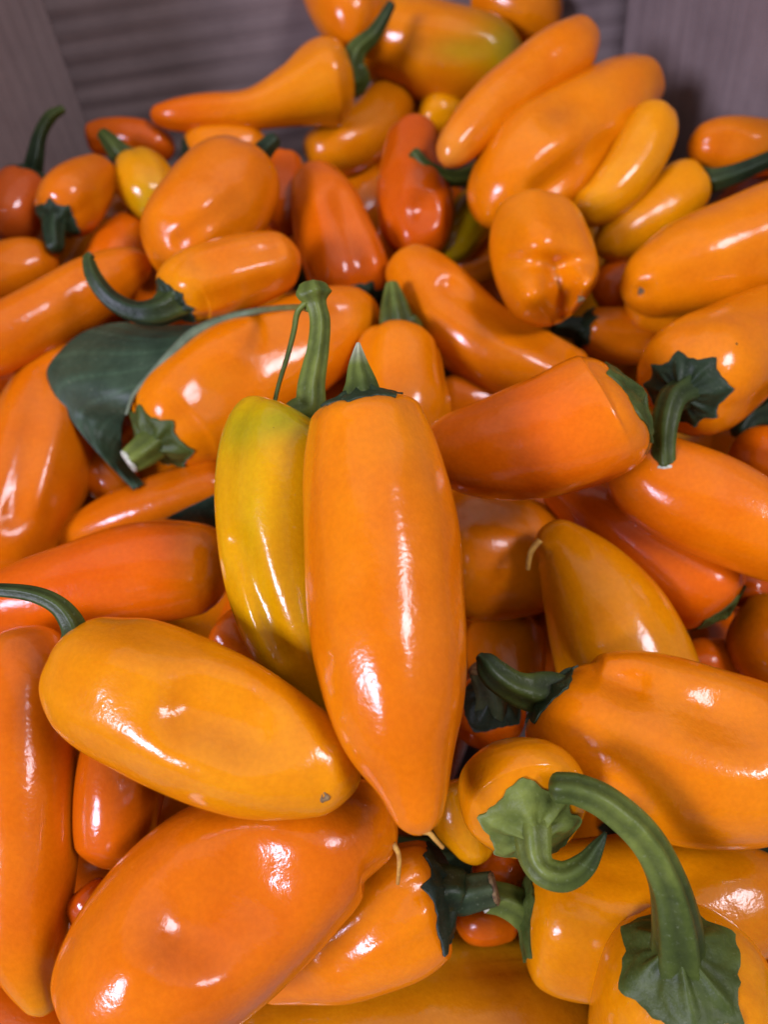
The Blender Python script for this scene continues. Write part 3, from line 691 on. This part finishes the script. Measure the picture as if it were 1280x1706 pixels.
def build(r, idx):
    rng = np.random.default_rng(r.get('seed', 100 + idx))
    t, V, T, lp, px2m, wm = body_surface(r, rng)
    loc = to_world(V.reshape(-1, 3)).mean(0)
    parts = r.get('cal') or r.get('stem') or r.get('thread') or r.get('scar')
    root = None
    if parts:
        root = bpy.data.objects.new('sweet_pepper', None); COL.objects.link(root)
        root.location = loc
        root.empty_display_size = 0.01
    # skin colour: ripeness varies over the fruit
    Vf = V.reshape(-1, 3)
    c = np.tile(np.array(r['col'], float), (len(Vf), 1))
    vary = wobble(lp, rng, 1.3) * 0.5
    c *= (1 + np.array([0.05, 0.15, 0.0])[None] * vary[:, None])
    tt = np.repeat(t, NS)
    if r.get('tipcol'):
        tc, a = r['tipcol']
        f = np.clip((tt - a) / (1 - a), 0, 1)[:, None]**1.3; c = c * (1 - f) + np.array(tc) * f
    if r.get('topcol'):
        tc, a = r['topcol']
        f = np.clip((a - tt) / a + 0.12 * vary, 0, 1)[:, None]**1.2; c = c * (1 - f) + np.array(tc) * f
    pp = proj(Vf)
    for (x, y, rx, ry, bc, s) in r.get('blush', []):
        f = (s * np.exp(-((pp[:, 0] - x) / rx)**2 - ((pp[:, 1] - y) / ry)**2))[:, None]
        c = c * (1 - f) + np.array(bc) * f
    o = smooth_mesh('pepper_body' if root else 'sweet_pepper', to_world(Vf), grid_faces(NT, NS), loc, SKIN, root, c)
    if not root: o.location = loc
    top = root or o
    top['label'] = r['label']; top['category'] = 'pepper'; top['group'] = r.get('group', 'sweet peppers heaped in the cardboard box')
    pole_n = -T[0]
    if r.get('cal'): calyx(r, V, root, loc, rng, pole_n, px2m)
    if r.get('stem'):
        pole = V[0, 0]; z0 = -pole[2]
        pxy = proj(pole[None])[0]
        st = [tuple(s) + (0,) * (4 - len(s)) for s in r['stem']]
        w0 = st[0][2]
        wm_ = w0 * z0 / F
        foot = [pole - pole_n * wm_ * 0.7, pole + pole_n * wm_ * 0.30]        # rooted inside the calyx, leaving along the fruit's axis
        fp = proj(np.array(foot)); fd = [(-q[2] - z0) * F / z0 for q in foot]
        fl = r.get('flare', 1.5)
        nodes = [(fp[0][0], fp[0][1], fd[0], w0 * fl * 1.1), (fp[1][0], fp[1][1], fd[1], w0 * (0.55 + 0.45 * fl))] + [(s[0], s[1], s[3], s[2]) for s in st]
        o, Ce, Te, Ne, Be, Re = tube('stem', nodes, z0, root, loc, STEM, None, first=foot[0],
                                     end='flat' if r.get('cut') else 'round',
                                     cols=r.get('stemcol', (MDG, LTG, MDG)))
        if r.get('cut'):
            th = np.linspace(0, 2 * math.pi, 12, endpoint=False)
            ring = lambda s, h: Ce + Te * Re * h + Re * s * (np.cos(th)[:, None] * Ne + np.sin(th)[:, None] * Be)
            Vc = np.concatenate([ring(1.02, -0.12), ring(1.1, 0.1), ring(0.85, 0.28), ring(0.4, 0.22)])
            fc = grid_faces(4, 12) + [tuple(36 + j for j in range(12))]
            smooth_mesh('cut_end', to_world(Vc), fc, loc, DRY if r['cut'] == 'dry' else CUT, o)
    zt = -V[-1, 0][2]
    if r.get('thread'):
        pts = [(x, y, d) for (x, y, d) in r['thread'][1]]
        style_thread(pts, r['thread'][0], zt, root, loc)
    if r.get('scar'):
        x, y, s = r['scar']
        pj = pp.reshape(NT, NS, 2)
        fr = np.where(((V - V[NT // 2].mean(0)) * -V).sum(2) > -1e9)
        dist = np.hypot(pj[..., 0] - x, pj[..., 1] - y) + (np.linalg.norm(V, axis=2) - np.linalg.norm(V, axis=2).min()) / px2m * 0.5
        k = np.unravel_index(np.argmin(dist), dist.shape)
        z = -V[k][2] - 1.2 * px2m
        th = np.linspace(0, 2 * math.pi, 14, endpoint=False)
        ro = 1 + 0.25 * np.sin(3 * th + 1)
        rings = [unproj(x + s * q * ro * np.cos(th) * 0.8, y + s * q * ro * np.sin(th), np.full(14, z + h * px2m)) for q, h in ((1.25, 3.5), (1.0, -0.4), (0.6, -1.2), (0.25, 1.0))]
        Vc = np.concatenate(rings)
        smooth_mesh('blossom_scar', to_world(Vc), grid_faces(4, 14) + [tuple(42 + j for j in range(14))], loc, DRY, root)
    r['V'] = V; r['root'] = root; r['loc'] = loc
    return top

# ------------------------------------------------------------------ cardboard box
def cardboard(name, sc):
    m, N, L, B = new_mat(name)
    tc = N.new('ShaderNodeTexCoord')
    n = noise_node(N, L, tc, 30, 6, 0.7)
    r = ramp(N, L, n.outputs[0], 0.3, 0.75, (0.185, 0.138, 0.130), (0.27, 0.205, 0.19))
    mp = N.new('ShaderNodeMapping'); mp.inputs['Scale'].default_value = sc
    L.new(tc.outputs['Object'], mp.inputs[0])
    n2 = N.new('ShaderNodeTexNoise'); n2.inputs['Scale'].default_value = 1.0; n2.inputs['Detail'].default_value = 3
    L.new(mp.outputs[0], n2.inputs['Vector'])
    r2 = ramp(N, L, n2.outputs[0], 0.3, 0.7, (0.88, 0.88, 0.88), (1.08, 1.07, 1.06))
    c = mix(N, L, 1.0, r.outputs[0], r2.outputs[0], 'MULTIPLY')
    L.new(c, B.inputs['Base Color']); B.inputs['Roughness'].default_value = 0.62
    b = N.new('ShaderNodeBump'); b.inputs['Strength'].default_value = 0.4; b.inputs['Distance'].default_value = 0.0005
    L.new(n.outputs[0], b.inputs['Height']); L.new(b.outputs[0], B.inputs['Normal'])
    return m
CARD = cardboard('cardboard', (14, 14, 600)); CARD_V = cardboard('cardboard_side', (600, 14, 8))
def wpt(px, py, dz=0.0):
    return to_world(unproj(px, py, plane_z(px, py) + dz))
BL, BR = wpt(150, 205, 0.038), wpt(1010, 112, 0.034)
bx = BR - BL; bx[2] = 0; BW = float(np.linalg.norm(bx)); bx /= BW
by = np.array([-bx[1], bx[0], 0.0])                 # away from the viewer
BD, BH, TH = 0.36, 0.45, 0.004  # unseen wall tops raised to shade the back corners from overhead light
O0 = np.array([BL[0], BL[1], 0.0])
box = bpy.data.objects.new('cardboard_box', None); COL.objects.link(box)
box.location = O0 + bx * BW / 2 - by * BD / 2
box.rotation_euler = (0, 0, math.atan2(bx[1], bx[0]))
box['label'] = 'brown corrugated cardboard box holding the heap of peppers'
box['category'] = 'box'
print('box width', BW, 'floor corner', O0)
def panel(name, length, height, loc, rot, amp=0.00032, pitch=0.0085, vertical=False, bow=0.0, cut=None):
    """upright corrugated sheet: inner face ripples over its flutes; local x along, z up, y = outward thickness"""
    nx = int(length / pitch * 6) if vertical else 24
    nz = 24 if vertical else int(height / pitch * 6)
    xs = np.linspace(0, length, nx + 1); zs = np.linspace(0, height, nz + 1)
    X, Z = np.meshgrid(xs, zs)
    if cut:                                          # unseen side tops sloped down, shaped to let window light onto the heap
        Z = Z * np.interp(X, [c[0] for c in cut], [c[1] for c in cut])
    rip = np.cos(2 * math.pi * (X if vertical else Z) / pitch) * amp * (0.7 + 0.3 * np.sin((X + Z) * 31))
    bowv = bow * np.sin(math.pi * X / length) * np.sin(math.pi * Z / height)
    f = np.stack([X, rip + bowv, Z], -1).reshape(-1, 3); b = np.stack([X, 0 * X + TH + bowv, Z], -1).reshape(-1, 3)
    n = len(f); w = nx + 1
    faces = []
    for i in range(nz):
        for j in range(nx):
            a = i * w + j
            faces.append((a, a + 1, a + w + 1, a + w)); faces.append((n + a, n + a + w, n + a + w + 1, n + a + 1))
    for i in range(nz):
        a = i * w; faces.append((a, a + w, n + a + w, n + a)); a += nx; faces.append((a, n + a, n + a + w, a + w))
    for j in range(nx):
        faces.append((j, n + j, n + j + 1, j + 1)); a = nz * w + j; faces.append((a, a + 1, n + a + 1, n + a))
    me = bpy.data.meshes.new(name); me.from_pydata(np.concatenate([f, b]).tolist(), [], faces)
    me.polygons.foreach_set('use_smooth', [True] * len(me.polygons))
    me.materials.append(CARD_V if vertical else CARD); me.update()
    o = bpy.data.objects.new(name, me); COL.objects.link(o); o.parent = box
    o.location = loc; o.rotation_euler = (0, 0, rot)
    return o
hw, hd = BW / 2, BD / 2
panel('back_panel', BW + 0.024, BH, (-hw - 0.012, hd, TH), 0)
AL, AR = math.radians(22), math.radians(15)          # the sides bow outward under the load
panel('side_panel', BD, BH, (hw + 0.0015, hd - 0.014, TH), -math.pi / 2 + AR, vertical=True, amp=0.00015, cut=((0, 1), (0.1, 0.9), (0.17, 0.5), (0.36, 0.32)))
panel('corner_strip', 0.026, BH - 0.004, (hw + 0.0105, hd - 0.0006, TH), -math.pi / 2 + AR, vertical=True, amp=0.0001)   # strip added behind the corner slit to block outside light
LX, LY = -hw - 0.0015 - BD * math.sin(AL), hd - 0.001 - BD * math.cos(AL)
panel('side_panel', BD, BH, (LX, LY, TH), math.pi / 2 - AL, vertical=True, amp=0.0004, cut=((0, 0.44), (0.1, 0.475), (0.2, 0.62), (0.26, 0.9), (0.36, 1)))
RX, RY = hw + 0.0015 + BD * math.sin(AR), hd - BD * math.cos(AR)
panel('front_panel', math.hypot(RX - LX, RY - LY) - 0.004, 0.10, (RX - 0.002, RY - 0.001, TH), math.atan2(LY - RY, LX - RX))
me = bpy.data.meshes.new('bottom_panel')
q = [(LX - TH, LY - 0.008), (RX + TH, RY - 0.008), (hw + 2 * TH, hd + 2 * TH), (-hw - 2 * TH, hd + 2 * TH)]
me.from_pydata([(x, y, z) for z in (0, TH - 0.0005) for x, y in q], [], [(3, 2, 1, 0), (4, 5, 6, 7), (0, 1, 5, 4), (1, 2, 6, 5), (2, 3, 7, 6), (3, 0, 4, 7)])
me.materials.append(CARD)
o = bpy.data.objects.new('bottom_panel', me); COL.objects.link(o); o.parent = box
# surface the box stands on
GR = plain_material('worn_concrete', (0.16, 0.155, 0.15), (0.24, 0.235, 0.225), 9, 0.8)
me = bpy.data.meshes.new('ground'); s = 6
me.from_pydata([(-s, -s, -0.002), (s, -s, -0.002), (s, s, -0.002), (-s, s, -0.002)], [], [(0, 1, 2, 3)]); me.materials.append(GR)
g = bpy.data.objects.new('ground', me); COL.objects.link(g); g['kind'] = 'structure'


for r in REC: prepare(r)
settle()
for i, r in enumerate(REC): build(r, i)

# ------------------------------------------------------------------ leaf on the yellow pepper's stem, and a loose leaf
HS = []
for r in REC:
    if r['rank'] < 10: continue
    n_ = np.linspace(0.0, 1.0, 25)
    q = catmull(np.column_stack([r['sp'][:, :3], r['z']]), r['ts'], n_)
    w = q[:, 2] * cap_fn(n_, r['sp'][0, 2], r['sp'][-1, 2], r['L'], 0.6, 1.0)
    HS += [(a, b, c, d, r['rank']) for a, b, c, d in zip(q[:, 0], q[:, 1], w, q[:, 3])]
HS = np.array(HS)
def heap_z(px, py, lo, hi):
    """depth of the heap's front along one line of sight, for peppers of the given layers"""
    h = HS[(HS[:, 4] >= lo) & (HS[:, 4] <= hi)]
    l2 = h[:, 2]**2 - (h[:, 0] - px)**2 - (h[:, 1] - py)**2
    k = l2 > 0
    if not k.any(): return float('nan')
    return float((h[k, 3] - np.sqrt(l2[k]) * h[k, 3] / F).min())
def fillnan(a):
    a = np.array(a); k = np.isnan(a)
    if k.all(): a[:] = 0.22
    elif k.any(): a[k] = np.interp(np.flatnonzero(k), np.flatnonzero(~k), a[~k])
    return a
def smooth1(a, n=2):
    for _ in range(n):
        b = a.copy(); b[1:-1] = (a[:-2] + 2 * a[1:-1] + a[2:]) / 4; a = b
    return a
def leaf_blade(name, rib, out, rz, oz, root, loc, sag, col, nu=64, nv=34):
    """blade between its midrib and its outer margin, with thickness, side veins and a slight curl"""
    rib, out = np.array(rib, float), np.array(out, float)
    def res(p, z):
        d = np.concatenate([[0], np.cumsum(np.hypot(*np.diff(p, axis=0).T))]); d /= d[-1]
        return catmull(np.column_stack([p, z]), d, np.linspace(0, 1, nu))
    A, Bq = res(rib, rz), res(out, oz)
    u = np.linspace(0, 1, nv)
    G = A[:, None] * (1 - u)[None, :, None] + Bq[:, None] * u[None, :, None]
    s = np.linspace(0, 1, nu)[:, None]
    z = G[..., 2] - sag * np.sin(math.pi * u)[None] * np.sin(math.pi * s) * 1.0
    vphase = s * 8.0 - u[None]**0.8 * 2.6 + 0.12 * np.sin(7 * s + 5 * u[None])
    vd = np.abs((vphase % 1.0) - 0.5)
    vmask = np.clip(1 - vd / 0.10, 0, 1)
    z = z + 0.0007 * vmask * (0.3 + 0.7 * np.sin(math.pi * u)[None]) + 0.0012 * np.cos(2 * math.pi * vphase) * u[None] * 0.35 + 0.0008 * np.sin(9 * s + 4 * u[None])
    Pf = unproj(G[..., 0], G[..., 1], z); Pb = unproj(G[..., 0], G[..., 1], z + 0.0007)
    V = np.concatenate([Pf.reshape(-1, 3), Pb.reshape(-1, 3)]); n = nu * nv
    f = []
    for i in range(nu - 1):
        for j in range(nv - 1):
            a = i * nv + j
            f.append((a, a + 1, a + nv + 1, a + nv)); f.append((n + a, n + a + nv, n + a + nv + 1, n + a + 1))
    for i in range(nu - 1):
        for a, b in ((i * nv, (i + 1) * nv), ((i + 1) * nv + nv - 1, i * nv + nv - 1)): f.append((a, b, n + b, n + a))
    for j in range(nv - 1):
        f.append((j + 1, j, n + j, n + j + 1)); a = (nu - 1) * nv + j; f.append((a, a + 1, n + a + 1, n + a))
    c = np.tile(np.array(col), (2 * n, 1))
    c[:n] *= 1 + 0.55 * vmask.reshape(-1)[:, None]
    return smooth_mesh(name, to_world(V), f, loc, LEAF, root, c), z, A
YP = next(r for r in REC if r['label'].startswith('green tinged yellow'))
rt, lc = YP['root'], YP['loc']
zknob = YP['z'][0]
petiole = [(517, 514), (497, 512), (460, 514), (425, 519), (385, 528), (350, 541), (320, 557), (297, 578), (270, 606), (245, 632), (222, 658), (210, 690)]
zp = fillnan([heap_z(x, y, 40, 73) for x, y in petiole]) - 0.0045
zp[:2] = zknob - 0.001
zp = smooth1(np.minimum(zp, 9), 2); zp[0] = zknob
pw = [7, 6, 6, 7, 8.5, 10, 11, 10.5, 9, 7, 5, 3]
lf_o, *_ = tube('petiole', [(x, y, 0, w) for (x, y), w in zip(petiole, pw)], 0.2, None, lc, STEM, None, ridges=2, zs=zp, cols=(LTG, (0.11, 0.155, 0.085), (0.15, 0.19, 0.13)))
rib = petiole[5:] + [(203, 715), (208, 765), (240, 806)]
out = [(345, 540), (300, 541), (250, 541), (195, 537), (140, 552), (102, 582), (77, 622), (110, 688), (160, 752), (222, 817)]
zr = smooth1(np.concatenate([zp[5:] + 0.0006, fillnan([heap_z(x, y, 20, 56) for x, y in rib[7:]]) - 0.003]), 1)
zo = smooth1(fillnan([heap_z(x, y, 20, 56) for x, y in out]) - 0.004, 2)
zo[0] = zr[0]
blade, *_ = leaf_blade('leaf', rib, out, zr, zo, rt, lc, 0.003, (0.036, 0.064, 0.034))
lf_o.parent = blade
stalk = [(510, 503), (496, 520), (490, 550), (480, 590), (466, 635), (457, 672), (454, 690)]
zs_ = smooth1(np.minimum(fillnan([heap_z(x, y, 40, 73) for x, y in stalk]) - 0.003, zknob), 2); zs_[0] = zknob - 0.001
tube('side_stalk', [(x, y, 0, w) for (x, y), w in zip(stalk, (6, 6, 5.5, 5, 4.5, 4.5, 5))], 0.2, rt, lc, STEM, None, ridges=2, zs=zs_, cols=(LTG, MDG, MDG))
# loose dark leaf lying on the slim dull pepper
rib2 = [(372, 815), (340, 832), (310, 846), (278, 862)]
out2 = [(385, 890), (350, 885), (315, 876), (275, 864)]
z2r = fillnan([heap_z(x, y, 30, 50) for x, y in rib2]) - 0.003
z2o = fillnan([heap_z(x, y, 30, 50) for x, y in out2]) + 0.0
z2o = np.minimum(z2o, z2r + 0.01)
l0 = to_world(unproj(330, 850, z2r.mean()))
ol, *_ = leaf_blade('loose_leaf', rib2, out2, z2r, z2o, None, l0, 0.002, (0.018, 0.040, 0.024), 24, 14)
ol.location = l0
ol['label'] = 'small dark green leaf lying loose on the slim dull orange pepper'; ol['category'] = 'leaf'
